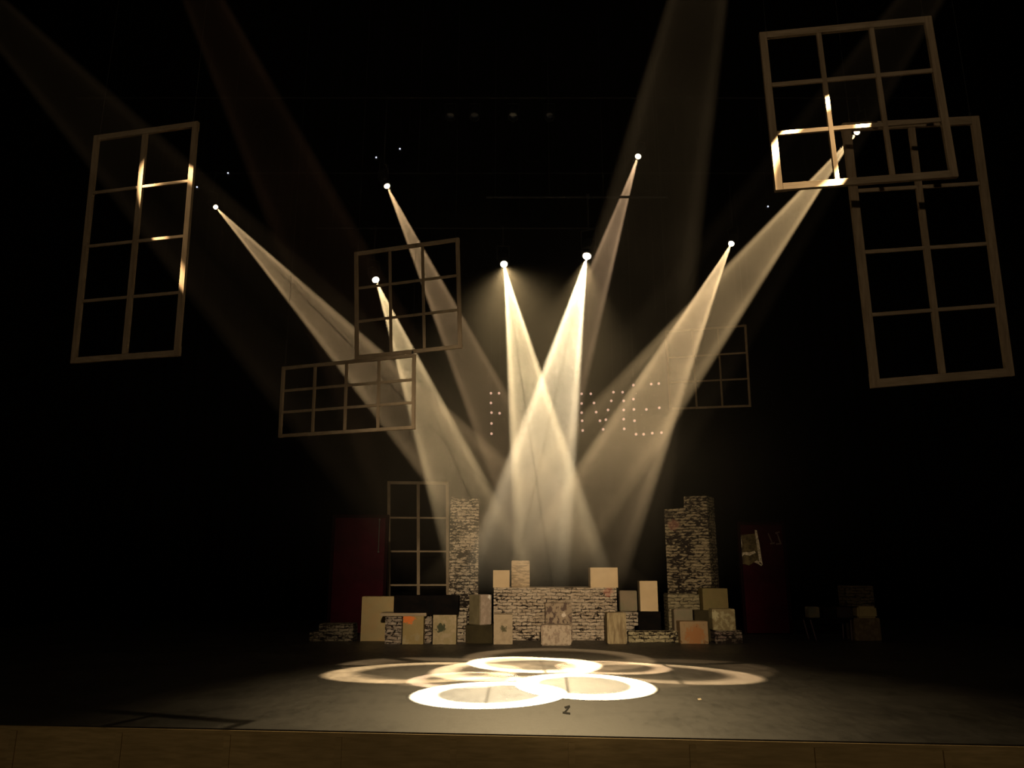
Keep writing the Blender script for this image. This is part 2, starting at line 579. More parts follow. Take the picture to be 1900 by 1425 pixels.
def block(name, x0, y0, x1, y1, label, cat, m, Y=None, depth=.5, z0=None, rot=0.0, group=None, rim=None, bev=.012,
          lid=None, side=None):
    """closed plywood box whose front shows at these pixels; rim = lighter edge moulding, lid = a top board"""
    if Y is None:
        Y = floor_depth(y1)
    A, B = at(x0, y0, Y), at(x1, y1, Y)
    zb = 0.0 if z0 is None else z0
    Wd, Ht = B.x - A.x, A.z - zb
    cx = (A.x + B.x) / 2
    if rot:
        Wd = Wd / (abs(math.cos(rot)) + abs(math.sin(rot)) * depth / max(Wd, .01)) if False else Wd
    o_loc = Vector((cx, Y + depth / 2, zb))
    bm = bmesh.new()
    vs = box(bm, -Wd / 2, Wd / 2, -depth / 2, depth / 2, 0, Ht)
    if rim is not None:
        front = [f for f in bm.faces if abs(f.calc_center_median().y + depth / 2) < 1e-5]
        sides = [f for f in bm.faces if abs(abs(f.calc_center_median().x) - Wd / 2) < 1e-5]
        r = bmesh.ops.inset_individual(bm, faces=front + sides, thickness=.042, depth=-.010)
        for f in r['faces']:
            f.material_index = 1
    bmesh.ops.bevel(bm, geom=[e for e in bm.edges], offset=bev if rim is None else .004, segments=2, affect='EDGES')
    mats = [m] + ([rim] if rim is not None else [])
    o = new_obj(name, bm, mats)
    o.location = o_loc
    o.rotation_euler = (0, 0, rot)
    tag(o, label, cat, group)
    return o, o_loc, Wd, Ht


BR = 'painted brick pieces of the set'
BX = 'painted boxes piled on the stage'
M_cream = blotch_mat('cream_paint', (.56, .42, .25), (.52, .38, .215), 4, .4, .7, 2)
M_cream_rim = mat('cream_rim', (.85, .72, .55), .7, .2)
M_tan = blotch_mat('tan_cream_paint', (.36, .28, .14), (.38, .26, .12), 5, .4, .7, 12)
M_tan_rim = mat('tan_rim', (.46, .38, .27), .7, .2)

# left low brick step (L outline)
def profile_block(name, pts, Y, depth, label, cat, m, group=None, parent=None):
    """solid piece with a stepped outline given in photo pixels, its foot on the floor where the outline ends"""
    W3 = [at(u, v, Y) for u, v in pts]
    zmin = min(p.z for p in W3)
    cx = sum(p.x for p in W3) / len(W3)
    bm = bmesh.new()
    P2 = [(p.x - cx, max(0.0, p.z - (zmin if zmin < .15 else 0))) for p in W3]
    a = [bm.verts.new((x, -depth / 2, z)) for x, z in P2]
    b = [bm.verts.new((x, depth / 2, z)) for x, z in P2]
    bm.faces.new(a); bm.faces.new(b[::-1])
    n = len(a)
    for i in range(n):
        bm.faces.new((a[i], b[i], b[(i + 1) % n], a[(i + 1) % n]))
    bmesh.ops.bevel(bm, geom=bm.edges[:], offset=.010, segments=2, affect='EDGES')
    o = new_obj(name, bm, m)
    o.location = (cx, Y + depth / 2, 0)
    return tag(o, label, cat, group)


B1 = brick_mat('dim_brick_paint', 1, (.20, .17, .12), (.13, .11, .08), black=.44)
profile_block('brick_step', [(574, 1190), (655, 1190), (655, 1158), (592, 1158), (592, 1173), (574, 1173)], floor_depth(1190), .5,
              'low stepped block painted as dark brick, at the far left foot of the set', 'set block', B1, BR)
# cream panel block left
block('painted_box', 672, 1107, 728, 1195, 'tall plain tan box, leftmost of the boxes in front of the standing window', 'box', M_tan, Y=16.9,
      depth=.35, rim=M_tan_rim, group=BX)
B2 = brick_mat('small_brick_paint', 2, (.36, .30, .24), (.26, .2, .15), black=.43)
Yf = floor_depth(1195)
block('brick_post', 715, 1144, 744, 1193, 'short brick-painted post under the left end of the plank', 'set block', B2, Y=Yf, depth=.4, group=BR)
M_or = blotch_mat('olive_paint_orange_mark', (.27, .20, .085), (.32, .26, .15), 7, .5, .65, 3, spot2=(-.10, .50, .13, (.62, .17, .04)))
block('painted_box', 748, 1143, 785, 1195.5, 'olive box with an orange smear at its top left, under the black boxes', 'box', M_or, Y=Yf - .05, depth=.42, group=BX, rim=M_tan_rim)
block('brick_post', 788, 1141, 800, 1191, 'narrow brick-painted post between the two boxes under the black boxes', 'set block', B2, Y=Yf + .2, depth=.3, group=BR)
M_gr = blotch_mat('tan_paint_green_mark', (.30, .24, .13), (.38, .30, .19), 12, .45, .6, 6, spot2=(-.08, .32, .10, (.05, .055, .03)))
block('painted_box', 804, 1141, 846, 1195.5, 'tan box with a dark green smudge, left of the brick stub', 'box', M_gr, Y=Yf - .05, depth=.42, group=BX, rim=M_tan_rim)
# plank lying on the two left posts
def z_at(v, Y):
    return at(950, v, Y).z
zp = z_at(1143, Yf)
b_, l_, w_, h_ = block('plank', 705, 1137.5, 791, 1143, 'pale plank laid across the brick post and the orange-marked box', 'plank', M_wood_h, Y=Yf - .06, depth=.5, z0=zp, bev=.006)
zt = zp + h_
block('black_box', 731, 1105, 790, 1137, 'black box on the plank, left one of the black pair', 'box', M_blackbox, Y=Yf, depth=.42, z0=zt, group='black boxes')
zt2 = z_at(1141, Yf - .05)
block('black_box', 791, 1105, 850, 1141, 'black box on the green-smudged box, right one of the black pair', 'box', M_blackbox, Y=Yf, depth=.42, z0=zt2, group='black boxes')

# left brick column
B3 = brick_mat('column_brick_paint', 3, (.42, .35, .26), (.31, .25, .18), black=.475)
block('brick_column', 836, 922, 886, 1187, 'tall narrow brick-painted column left of centre', 'set column', B3, Y=17.4, depth=.5, group=BR)
B4 = brick_mat('stub_brick_paint', 4, (.38, .32, .24), (.28, .22, .16), black=.40)
block('brick_post', 848, 1135, 865, 1191, 'brick-painted stub at the foot of the left brick column', 'set block', B4, Y=16.6, depth=.3, group=BR)
# dark base box with a turned box on it
_, lb, _, hb = block('dark_box', 864, 1160, 914, 1194.5, 'dark olive box carrying the corner-on box, left of the brick platform', 'box', M_darkbox, Y=16.35, depth=.55, group=BX)
M_turn = blotch_mat('speckled_pink_paint', (.40, .31, .24), (.52, .42, .34), 14, .45, .62, 8, spot2=(.10, .55, .05, (.85, .8, .72)))
# box turned corner-on
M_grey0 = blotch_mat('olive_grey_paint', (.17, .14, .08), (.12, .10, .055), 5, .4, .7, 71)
Yt = 16.35
A, Bp = at(869, 1104, Yt), at(912, 1104, Yt)
side = (Bp.x - A.x) / math.sqrt(2) * 1.0
bm = bmesh.new(); box(bm, -side / 2, side / 2, -side / 2, side / 2, 0, at(890, 1104, Yt).z - hb)
bmesh.ops.bevel(bm, geom=bm.edges[:], offset=.012, segments=2, affect='EDGES')
bm.faces.ensure_lookup_table()
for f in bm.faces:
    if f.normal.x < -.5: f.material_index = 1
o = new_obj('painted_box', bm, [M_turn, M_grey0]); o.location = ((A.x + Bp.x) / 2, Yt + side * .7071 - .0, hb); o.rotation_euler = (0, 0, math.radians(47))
tag(o, 'speckled box turned corner-on, standing on the dark olive box', 'box', BX)

# central brick platform
B5 = brick_mat('platform_brick_paint', 5, (.50, .41, .31), (.38, .29, .20), black=.40, stain=(1.15, 1.0, .12, (.35, .08, .05)))
YP = floor_depth(1188)
o, lp, wp, hp = block('brick_platform', 916, 1090.5, 1147, 1188, 'wide low platform painted as pale brick in the middle of the set', 'platform', B5, Y=YP, depth=1.2)
block('cream_box', 915, 1058, 945.5, 1090, 'small cream box on the left end of the brick platform', 'box', M_cream, Y=YP + .1, depth=.38, z0=hp, rim=M_cream_rim, group=BX)
M_grain = blotch_mat('chevron_paint', (.46, .34, .21), (.24, .17, .10), 6, .45, .55, 11, sc=(.8, 1, 3.2), rot=(0, .7, 0))
block('painted_box', 949, 1040, 983, 1090.5, 'taller box with brushed brown streaks, on the platform beside the small cream box', 'box', M_grain, Y=YP + .08, depth=.4, z0=hp, group=BX)
block('cream_box', 1095, 1053, 1147, 1090.5, 'largest cream box, on the right end of the brick platform', 'box', M_cream, Y=YP + .08, depth=.45, z0=hp, rim=M_cream_rim, group=BX)
# boxes in front of the platform
M_p1 = blotch_mat('tan_paint_dark_smudge', (.42, .33, .22), (.34, .26, .17), 9, .45, .65, 14, spot2=(0.0, .30, .07, (.10, .09, .05)))
block('painted_box', 916, 1140, 951, 1195.5, 'upright tan box with a dark smudge, before the left end of the platform', 'box', M_p1, depth=.34, rim=M_tan_rim, group=BX)
M_p2 = blotch_mat('newsprint_paint', (.48, .39, .29), (.30, .22, .16), 13, .47, .58, 17, sc=(1.6, 1, 1))
_, lc, wc, hc = block('painted_box', 1004, 1160, 1060, 1198, 'low wide blotchy box in front of the platform centre', 'box', M_p2, depth=.4, group=BX, bev=.02)
M_p3 = blotch_mat('rough_collage_paint', (.34, .26, .18), (.09, .06, .05), 9, .48, .58, 21, sc=(1.4, 1, 1), spot2=(.10, .55, .05, (.65, .55, .45)))
block('painted_box', 1012, 1119, 1062, 1191, 'dark-patched box between the low blotchy box and the brick platform', 'box', M_p3, Y=16.58, depth=.34, group=BX)
M_p4 = blotch_mat('vertical_grain_paint', (.38, .30, .17), (.20, .14, .075), 3.2, .42, .6, 25, sc=(5, 3, .8))
block('painted_box', 1126, 1137, 1163.5, 1195, 'upright box with swirling vertical grain, before the right end of the platform', 'box', M_p4, depth=.4, group=BX)
B6 = brick_mat('pedestal_brick_paint', 6, (.40, .34, .26), (.3, .24, .18), black=.44)
profile_block('brick_pedestal', [(1160, 1190), (1176, 1190), (1176, 1160), (1184, 1160), (1184, 1134), (1150, 1134), (1150, 1190)], 16.75, .2,
              'narrow stepped brick pedestal under the small grey box', 'set block', B6, BR)
M_grey = blotch_mat('grey_tan_paint', (.21, .16, .105), (.16, .145, .09), 4, .4, .7, 28)
block('grey_box', 1150, 1096, 1183, 1134, 'small grey-brown box just right of the platform', 'box', M_grey, Y=16.75, depth=.2, z0=z_at(1134, 16.75), group=BX)
_, lk, wk, hk = block('black_box', 1184, 1134.5, 1228, 1186, 'black box carrying the upright cream box right of the platform', 'box', M_blackbox, Y=17.0, depth=.45, group='black boxes')
o, *_ = block('cream_box', 1187, 1078, 1222, 1134.5, 'upright cream box standing on the black box right of the platform', 'box', M_cream, Y=17.05, depth=.33, z0=hk, rim=M_cream_rim, group=BX, rot=math.radians(-2))
B7 = brick_mat('ledge_brick_paint', 7, (.42, .36, .22), (.30, .25, .14), black=.44)
block('brick_ledge', 1166, 1171, 1262, 1189.5, 'long low brick-painted ledge between the platform and the right brick column', 'set block', B7, Y=16.55, depth=.25, group=BR)

# right brick column, stepped top
B8 = brick_mat('right_column_brick_paint', 8, (.28, .225, .14), (.20, .16, .10), black=.47, stain=(-.42, 2.45, .14, (.30, .14, .10)))
Yc = 17.9
YA, YBk = 17.9, 17.35          # its right corner stands nearer than its left one
A = at(1232, 945, YA); Bc = at(1310, 919, YBk); Cc = at(1324.5, 919, YBk + .62)
U2 = Vector((Bc.x - A.x, YBk - YA, 0)); D2 = Vector((Cc.x - Bc.x, .62, 0))
M1 = (1269.5 - 1232) / (1310 - 1232)
h1 = at(1232, 945, YA).z; h2 = Bc.z
bm = bmesh.new()
cc = Vector((A.x, YA, 0)) + U2 * .5 + D2 * .5
pts = [(0, 0), (1, 0), (1, h2), (M1, h2), (M1, h1), (0, h1)]
fa = [bm.verts.new(Vector((A.x, YA, 0)) + U2 * t + Vector((0, 0, z)) - cc) for t, z in pts]
fb = [bm.verts.new(v.co + D2) for v in fa]
bm.faces.new(fa); bm.faces.new(fb[::-1])
for i in range(6):
    bm.faces.new((fa[i], fb[i], fb[(i + 1) % 6], fa[(i + 1) % 6]))
bmesh.ops.bevel(bm, geom=bm.edges[:], offset=.010, segments=2, affect='EDGES')
o = new_obj('brick_column', bm, B8); o.location = cc
tag(o, 'tall stepped brick-painted column right of centre', 'set column', BR)
B9 = brick_mat('lower_brick_paint', 9, (.24, .20, .12), (.17, .14, .08), black=.38)
block('brick_block', 1239, 1102, 1302, 1189, 'dim brick-painted block at the foot of the right brick column', 'set block', B9, Y=17.0, depth=.5, group=BR)
M_ol = blotch_mat('brown_olive_paint', (.17, .125, .05), (.13, .11, .04), 4, .4, .7, 31)
block('painted_box', 1250, 1130, 1288, 1190, 'narrow grey-brown box behind the orange-tinted box', 'box', M_grey, Y=16.7, depth=.25, group=BX)
_, _, _, hz = block('dark_box', 1288, 1132, 1350, 1189, 'dark box between the orange-tinted box and the olive box above', 'box', M_darkbox, Y=16.8, depth=.5, group=BX)
block('painted_box', 1303, 1092, 1352, 1132, 'plain olive box on the right, above the crumpled-pattern box', 'box', M_ol, Y=16.8, depth=.4, z0=hz, rim=M_ol, group=BX)
M_or2 = blotch_mat('tan_paint_orange_wash', (.30, .20, .105), (.12, .055, .02), 16, .6, .68, 34, sc=(1, 1, .6), rot=(0, .8, 0), spot2=(.03, .15, .22, (.30, .135, .05)))
block('painted_box', 1261, 1153, 1315, 1194.5, 'box washed with orange paint at the foot of the right brick column', 'box', M_or2, depth=.32, rim=M_tan_rim, group=BX)
B10 = brick_mat('end_brick_paint', 10, (.20, .17, .12), (.16, .10, .09), black=.46)
_, _, _, hq = block('brick_block', 1326, 1170, 1378, 1187.5, 'low dim brick block under the crumpled-pattern box', 'set block', B10, Y=16.45, depth=.5, group=BR)
M_foil = blotch_mat('crumpled_pattern_paint', (.22, .17, .085), (.36, .31, .17), 11, .5, .6, 37, sc=(1, 1, 1), spot2=(-.18, .30, .09, (.40, .35, .20)))
block('painted_box', 1321, 1130, 1366, 1170, 'box with a crumpled gold-brown pattern, right of the orange-tinted box', 'box', M_foil, Y=16.5, depth=.4, z0=hq, group=BX)

# ------------------------------------------------------------------ dark red doors
M_red = blotch_mat('dark_red_paint', (.033, .0022, .0065), (.017, .0017, .0035), 1.5, .4, .7, 41, rough=.5)
M_red_frame = mat('dark_red_frame', (.008, .0012, .002), .8, .05)
M_brass = mat('dull_grey_metal', (.05, .045, .04), .6, .3, .3)


def red_door(x0, y0, x1, y1, Y, label, poster=False, handle=None, marks=False):
    A, B = at(x0, y0, Y), at(x1, y1, Y)
    W, H = B.x - A.x, A.z
    e = empty('red_door', ((A.x + B.x) / 2, Y, 0), label, 'door', kind='thing')
    def pb(name, x0, x1, y0, y1, z0, z1, m, par=e, bev=.006):
        bm = bmesh.new(); box(bm, x0, x1, y0, y1, z0, z1)
        bmesh.ops.bevel(bm, geom=bm.edges[:], offset=bev, segments=1, affect='EDGES')
        return new_obj(name, bm, m, par)
    pb('door_panel', -W / 2 + .07, W / 2 - .07, .01, .055, .02, H - .07, M_red)
    pb('door_jamb', -W / 2, -W / 2 + .07, -.02, .12, 0, H, M_red_frame)
    pb('door_jamb', W / 2 - .07, W / 2, -.02, .12, 0, H, M_red_frame)
    pb('door_head', -W / 2 + .07, W / 2 - .07, -.02, .12, H - .07, H, M_red_frame)
    # stage brace behind
    bm = bmesh.new(); tube(bm, (0, .06, H * .75), (0, .9, .02), .02, 8); new_obj('stage_brace', bm, M_wood_v, e)
    if handle:
        hx, h0, h1 = handle
        p0, p1 = at(hx, h0, Y), at(hx, h1, Y)
        bm = bmesh.new()
        cx = (A.x + B.x) / 2
        for z in (p0.z, p1.z):
            tube(bm, (p0.x - cx, .01, z), (p0.x - cx, -.05, z), .02, 10)
        tube(bm, (p0.x - cx, -.05, p0.z + .02), (p0.x - cx, -.05, p1.z - .02), .011, 10)
        new_obj('door_handle', bm, M_brass, e)
    return e, A, B


red_door(617, 955, 713, 1186, 18.6, 'dark red door flat beside the standing window', handle=(705, 964, 1024))
e, A, B = red_door(1367, 968, 1473, 1186, 18.6, 'dark red door flat on the right with a torn poster', )
cx = (A.x + B.x) / 2
M_poster = blotch_mat('torn_poster_paper', (.16, .12, .05), (.05, .035, .018), 9, .4, .6, 51)
M_edge = blotch_mat('torn_paper_edge', (.80, .68, .48), (.4, .32, .2), 20, .45, .6, 53)


def flat_poly(name, pts, Y, m, par, off=-.006, th=.004):
    bm = bmesh.new()
    a = []; b = []
    for u, v in pts:
        p = at(u, v, Y + off)
        a.append(bm.verts.new((p.x - cx, off, p.z))); b.append(bm.verts.new((p.x - cx, off + th, p.z)))
    bm.faces.new(a); bm.faces.new(b[::-1])
    for i in range(len(a)):
        bm.faces.new((a[i], b[i], b[(i + 1) % len(a)], a[(i + 1) % len(a)]))
    return new_obj(name, bm, m, par)


YD = 18.6 + .01
po = flat_poly('torn_poster', [(1369, 993), (1402, 990), (1407, 1012), (1412, 1046), (1401, 1042), (1390, 1049), (1377, 1046), (1374, 1020)], YD, M_poster, e)
po['label'] = 'torn dark poster with pale ripped edges'
flat_poly('torn_edge', [(1400, 983), (1404, 984), (1409, 1010), (1415, 1048), (1409, 1046), (1406, 1026)], YD, M_edge, po, off=-.012)
flat_poly('torn_edge', [(1374, 1027), (1380, 1024), (1390, 1025), (1400, 1022), (1402, 1026), (1391, 1031), (1380, 1029), (1376, 1034)], YD, M_edge, po, off=-.012)
flat_poly('torn_edge', [(1369, 993), (1374, 993), (1377, 1010), (1375, 1022)], YD, M_edge, po, off=-.012)
flat_poly('torn_edge', [(1399, 1043), (1404, 1040), (1410, 1043), (1415, 1048), (1412, 1050), (1406, 1046)], YD, M_edge, po, off=-.012)
M_scrawl = mat('faded_scrawl_paint', (.13, .09, .085), .8, .1)
for pts in ([(1424, 990), (1426, 989), (1434, 1008), (1432, 1009)], [(1429, 1007), (1437, 1006), (1437, 1009), (1429, 1010)],
            [(1438, 988), (1446, 986), (1447, 988), (1439, 991)], [(1440, 1008), (1450, 1007), (1450, 1010), (1440, 1011)],
            [(1441, 990), (1443, 990), (1449, 1007), (1446, 1007)]):
    flat_poly('painted_stroke', pts, YD, M_scrawl, e, off=-.004, th=.003)

# ------------------------------------------------------------------ dark pile at the far right
M_fr1 = blotch_mat('dim_brown_paint', (.11, .075, .04), (.16, .12, .07), 9, .45, .6, 61)
B11 = brick_mat('far_right_brick_paint', 11, (.105, .08, .05), (.07, .055, .035), black=.42)
YR = floor_depth(1189)
eT = empty('prop_table', (at(1545, 1185, YR).x, YR, 0), 'low black table under the small boxes at the far right', 'table')
xa, xb = at(1502, 1146, YR).x - eT.location.x, at(1584, 1146, YR).x - eT.location.x
zt = z_at(1146.5, YR)
bm = bmesh.new(); box(bm, xa, xb, 0, .5, zt - .035, zt); bmesh.ops.bevel(bm, geom=bm.edges[:], offset=.005, segments=1, affect='EDGES')
new_obj('table_top', bm, M_blackbox, eT)
M_leg = mat('dull_mauve_leg', (.06, .035, .04), .5, .4)
for i, (lx, ly) in enumerate(((xa + .03, .04), (xb - .05, .04), (xa + .03, .46), (xb - .05, .46))):
    bm = bmesh.new(); tube(bm, (lx, ly, zt - .035), (lx + (.09 if lx < 0 else -.02), ly, 0), .018, 8, .013)
    new_obj('leg', bm, M_leg, eT)
M_two = blotch_mat('two_tone_paint', (.15, .12, .075), (.10, .10, .075), 6, .45, .55, 63)
FR = 'dim boxes at the far right'
block('small_box', 1500, 1126, 1522, 1146.5, 'small two-tone box on the left end of the black table', 'box', M_two, Y=YR + .05, depth=.24, z0=zt, group=FR)
M_dkred = mat('very_dark_red_paint', (.022, .013, .012), .7, .2)
block('black_box', 1528, 1127, 1552, 1146.5, 'dark box in the middle of the black table', 'box', M_blackbox, Y=YR + .05, depth=.3, z0=zt, group=FR)
block('black_box', 1552.5, 1127, 1583, 1146.5, 'dark reddish box on the right end of the black table', 'box', M_dkred, Y=YR + .05, depth=.3, z0=zt, group=FR)
_, _, _, hx = block('painted_box', 1584.5, 1147, 1637, 1189, 'dark brown box on the floor at the far right, lowest of the three', 'box', M_fr1, Y=YR - .02, depth=.45, group=FR)
M_cr2 = blotch_mat('dull_cream_paint', (.36, .28, .13), (.30, .23, .11), 6, .4, .7, 66)
_, _, _, h2 = block('cream_box', 1591, 1125, 1629, 1147, 'small dull cream box with rounded corners at the far right', 'box', M_cr2, Y=YR, depth=.3, z0=hx, bev=.035, group=FR)
block('brick_block', 1566, 1087, 1624, 1125, 'dim brick-painted block topping the far right pile', 'set block', B11, Y=YR + .02, depth=.35, z0=hx + h2, group=FR)

# ------------------------------------------------------------------ bulb letters high on the backdrop
M_bulb = emit('warm_bulb', (1.0, .58, .42), .6)
M_letter = mat('black_letter_board', (.012, .010, .010), .8, .1)
YS = 22.4
LET = {
    'F': ([(911, 730), (911, 748), (912, 766), (912, 786), (912, 805), (926, 730), (927, 767)],
          'bulb-lit letter F on the backdrop, leftmost of the bulb letters'),
    'bar': ([(1079, 731), (1079, 749), (1079, 766), (1080, 781), (1081, 799)], 'upright row of five bulbs beside the bulb-lit V'),
    'V': ([(1096, 731), (1102, 748), (1106, 765), (1113, 781), (1119, 797), (1124, 779), (1128, 761), (1134, 744), (1138, 728)],
          'bulb-lit letter V on the backdrop'),
    'E': ([(1155, 728), (1157, 744), (1157, 761), (1157, 778), (1158, 796), (1175, 715), (1175, 741), (1176, 760), (1177, 781)],
          'bulb-lit letter of two uprights right of the bulb-lit V'),
    'E2': ([(1180, 806), (1194, 806), (1210, 804), (1227, 803), (1199, 760), (1223, 757), (1208, 713), (1222, 712)],
           'bulb-lit letter E, rightmost of the bulb letters'),
}
for k, (dots, label) in LET.items():
    pts = [at(u, v, YS) for u, v in dots]
    c = Vector((sum(p.x for p in pts) / len(pts), YS, min(p.z for p in pts)))
    e = empty('bulb_letter', c, label, 'letter', 'bulb letters on the backdrop')
    chains = {'F': [[4, 3, 2, 1, 0, 5], [2, 6]], 'bar': [[0, 1, 2, 3, 4]], 'V': [[0, 1, 2, 3, 4, 5, 6, 7, 8]],
              'E': [[0, 1, 2, 3, 4], [5, 6, 7, 8]], 'E2': [[0, 1, 2, 3], [4, 5], [6, 7]]}[k]
    bm = bmesh.new()
    for ch in chains:
        for a, b in zip(ch, ch[1:]):
            p, q = pts[a] - c, pts[b] - c
            d = (q - p).normalized(); s = Vector((-d.z, 0, d.x)) * .03
            y0, y1 = Vector((0, .01, 0)), Vector((0, .04, 0))
            hexa(bm, [p - s + y0 - d * .03, q - s + y0 + d * .03, q + s + y0 + d * .03, p + s + y0 - d * .03,
                      p - s + y1 - d * .03, q - s + y1 + d * .03, q + s + y1 + d * .03, p + s + y1 - d * .03])
    if k == 'E2':
        p, q = pts[0] - c, pts[6] - c
        hexa(bm, [Vector((p.x - .03, .045, p.z)), Vector((p.x + .03, .045, p.z)), Vector((p.x + .03, .045, q.z)), Vector((p.x - .03, .045, q.z)),
                  Vector((p.x - .03, .06, p.z)), Vector((p.x + .03, .06, p.z)), Vector((p.x + .03, .06, q.z)), Vector((p.x - .03, .06, q.z))])
    new_obj('letter_board', bm, M_letter, e)
    for x in (min(p.x for p in pts), max(p.x for p in pts)):
        top = max(p.z for p in pts)
        bm = bmesh.new(); tube(bm, (x - c.x, .03, top - c.z), (x - c.x, .03, 16.0 - c.z), .002, 4)
        new_obj('cable', bm, M_cable, e)
    for p in pts:
        bm = bmesh.new()
        bmesh.ops.create_uvsphere(bm, u_segments=10, v_segments=6, radius=.040)
        b = new_obj('bulb', bm, M_bulb, e, smooth=True); b.location = p - c
        b.location.y = -.025

# ------------------------------------------------------------------ lamps and the pipes that carry them
M_lens = emit('lit_lens', (1.0, .86, .60), 14)
M_lens_dim = emit('lit_lens_dim', (1.0, .80, .52), 8)
LABELS = {
    'A': 'lit stage lamp at the far left, its beam falling right',
    'B': 'lit stage lamp high above the nine-pane frame left of centre',
    'C': 'lit stage lamp seen through the square nine-pane window frame',
    'D': 'bright stage lamp just left of the middle with a near-vertical beam',
    'E': 'brightest stage lamp just right of the middle, its beam crossing the other',
    'F': 'highest small lit stage lamp, right of the middle',
    'G': 'stage lamp half hidden behind the large nine-pane frame at the top right',
    'H': 'lit stage lamp at the right, above the small dim nine-pane frame',
    'I': 'stage lamp out to the upper left above the stage front',
    'J': 'stage lamp over the stage front left of centre',
    'K': 'stage lamp over the stage front right of centre',
    'L': 'stage lamp out to the upper right above the stage front',
}
BAT = {'A': 12.6, 'H': 12.6, 'B': 12.0, 'F': 12.0, 'G': 12.0, 'C': 9.95, 'D': 9.95, 'E': 8.5, 'I': 14.4, 'J': 14.4, 'K': 14.5, 'L': 14.4}
def lamp_y(k):
    S, d, lo = LAMPS[k]
    return S.y - d.y * .25


BATY = {k: lamp_y(r) for r, ks in (('A', 'AH'), ('B', 'BFG'), ('C', 'CD'), ('E', 'E')) for k in ks}
BATY.update({k: 8.3 for k in 'IJKL'})
for k, (S, d, lo) in LAMPS.items():
    e = empty('stage_lamp', S, LABELS[k], 'stage light', 'lit stage lamps')
    q = d.to_track_quat('-Z', 'Y').to_matrix().to_4x4()
    bright = k in 'DECH'
    R = {'D': .088, 'E': .078, 'C': .085, 'H': .078}.get(k, .065)
    bm = bmesh.new()   # barrel, behind the lens
    lathe(bm, [(R + .012, .0), (R + .02, .0), (R + .02, .10), (R + .045, .13), (R + .05, .36), (R + .01, .44), (.03, .46)], 20, q)
    new_obj('housing', bm, M_metal, e)
    bm = bmesh.new()
    lathe(bm, [(R * .98, -.012), (R * .98, .006), (R * .6, -.02 + .03)], 20, q)
    # domed front glass
    lathe(bm, [(R * .98, -.012), (R * .8, -.022), (R * .45, -.03), (.004, -.033)], 20, q)
    new_obj('lens', bm, M_lens if bright else M_lens_dim, e)
    bm = bmesh.new()
    piv = q @ Vector((0, 0, .25))
    X = (q @ Vector((1, 0, 0))); X = Vector((X.x, X.y, 0)).normalized()
    topc = piv + Vector((0, 0, .38))
    for s in (-1, 1):
        a = piv + X * s * (R + .07)
        tube(bm, a, a + Vector((0, 0, .36)), .014, 6)
    tube(bm, piv + X * (R + .08) + Vector((0, 0, .36)), piv - X * (R + .08) + Vector((0, 0, .36)), .014, 6)
    new_obj('yoke', bm, M_metal, e)
    bm = bmesh.new(); tube(bm, topc, Vector((topc.x, BATY[k] - S.y, BAT[k] - S.z)), .017, 8); new_obj('drop_pipe', bm, M_metal, e)
    cx, cy, cz = topc.x, BATY[k] - S.y, BAT[k] - S.z
    bm = bmesh.new()
    vv = [(-.035, .024), (.035, .024), (.035, -.06), (.05, -.06), (.05, .045), (-.05, .045), (-.05, -.06), (-.035, -.06)]
    fa = [bm.verts.new((cx - .03, cy + yy, cz + zz)) for yy, zz in vv]
    fb = [bm.verts.new((cx + .03, cy + yy, cz + zz)) for yy, zz in vv]
    bm.faces.new(fa); bm.faces.new(fb[::-1])
    for i in range(8):
        bm.faces.new((fa[i], fb[i], fb[(i + 1) % 8], fa[(i + 1) % 8]))
    new_obj('hook_clamp', bm, M_metal, e)
    lo.parent = e
    lo.location = d * 0.06


def batten(Y, z, x0, x1, label):
    e = empty('lighting_batten', ((x0 + x1) / 2, Y, z), label, 'lighting pipe', 'lighting pipes over the stage')
    h = (x1 - x0) / 2
    bm = bmesh.new()
    ns = int(h * 2 / .1)
    lathe(bm, [(.024, -h + 2 * h * i / ns) for i in range(ns + 1)], 10, Matrix.Rotation(PI / 2, 4, 'Y'))
    new_obj('pipe', bm, M_pipe, e)
    for x in (-h * .9, -h * .3, h * .3, h * .9):
        bm = bmesh.new(); tube(bm, (x, 0, 0), (x, 0, 15.97 - z), .003, 4); new_obj('cable', bm, M_cable, e)
    return e


batten(lamp_y('A'), 12.6, -10, 10, 'rearmost dark lighting pipe high over the stage')
batten(lamp_y('B'), 12.0, -10, 10, 'dark lighting pipe over the middle of the stage')
batten(lamp_y('C'), 9.95, -5, 3, 'short low lighting pipe carrying the two left-centre lamps')
batten(lamp_y('E'), 8.5, -.5, 3, 'short low lighting pipe carrying the brightest lamp')
batten(8.3, 14.4, -10, 10, 'lighting pipe over the front of the stage')


# unlit par cans on the middle pipes, seen only as faint glints
def par_can(x, Y, z, tilt, label):
    e = empty('par_can', (x, Y, z), label, 'stage light', 'unlit lamps in the dark over the stage')
    q = Matrix.Rotation(tilt, 4, 'X')
    bm = bmesh.new(); lathe(bm, [(.06, .22), (.09, .16), (.10, -.10), (.115, -.14), (.105, -.14), (.09, -.02)], 16, q)
    new_obj('housing', bm, M_metal, e)
    bm = bmesh.new(); lathe(bm, [(.088, -.03), (.05, -.012), (.004, -.005)], 16, q)
    new_obj('lens', bm, mat('dark_glass', (.05, .06, .10), .1, .8), e)
    bm = bmesh.new()
    for s in (-1, 1):
        tube(bm, (s * .12, 0, 0), (s * .12, 0, .26), .008, 6)
    tube(bm, (-.12, 0, .26), (.12, 0, .26), .008, 6)
    tube(bm, (0, 0, .26), (0, 0, .42), .012, 6)
    new_obj('yoke', bm, M_metal, e)
    return e


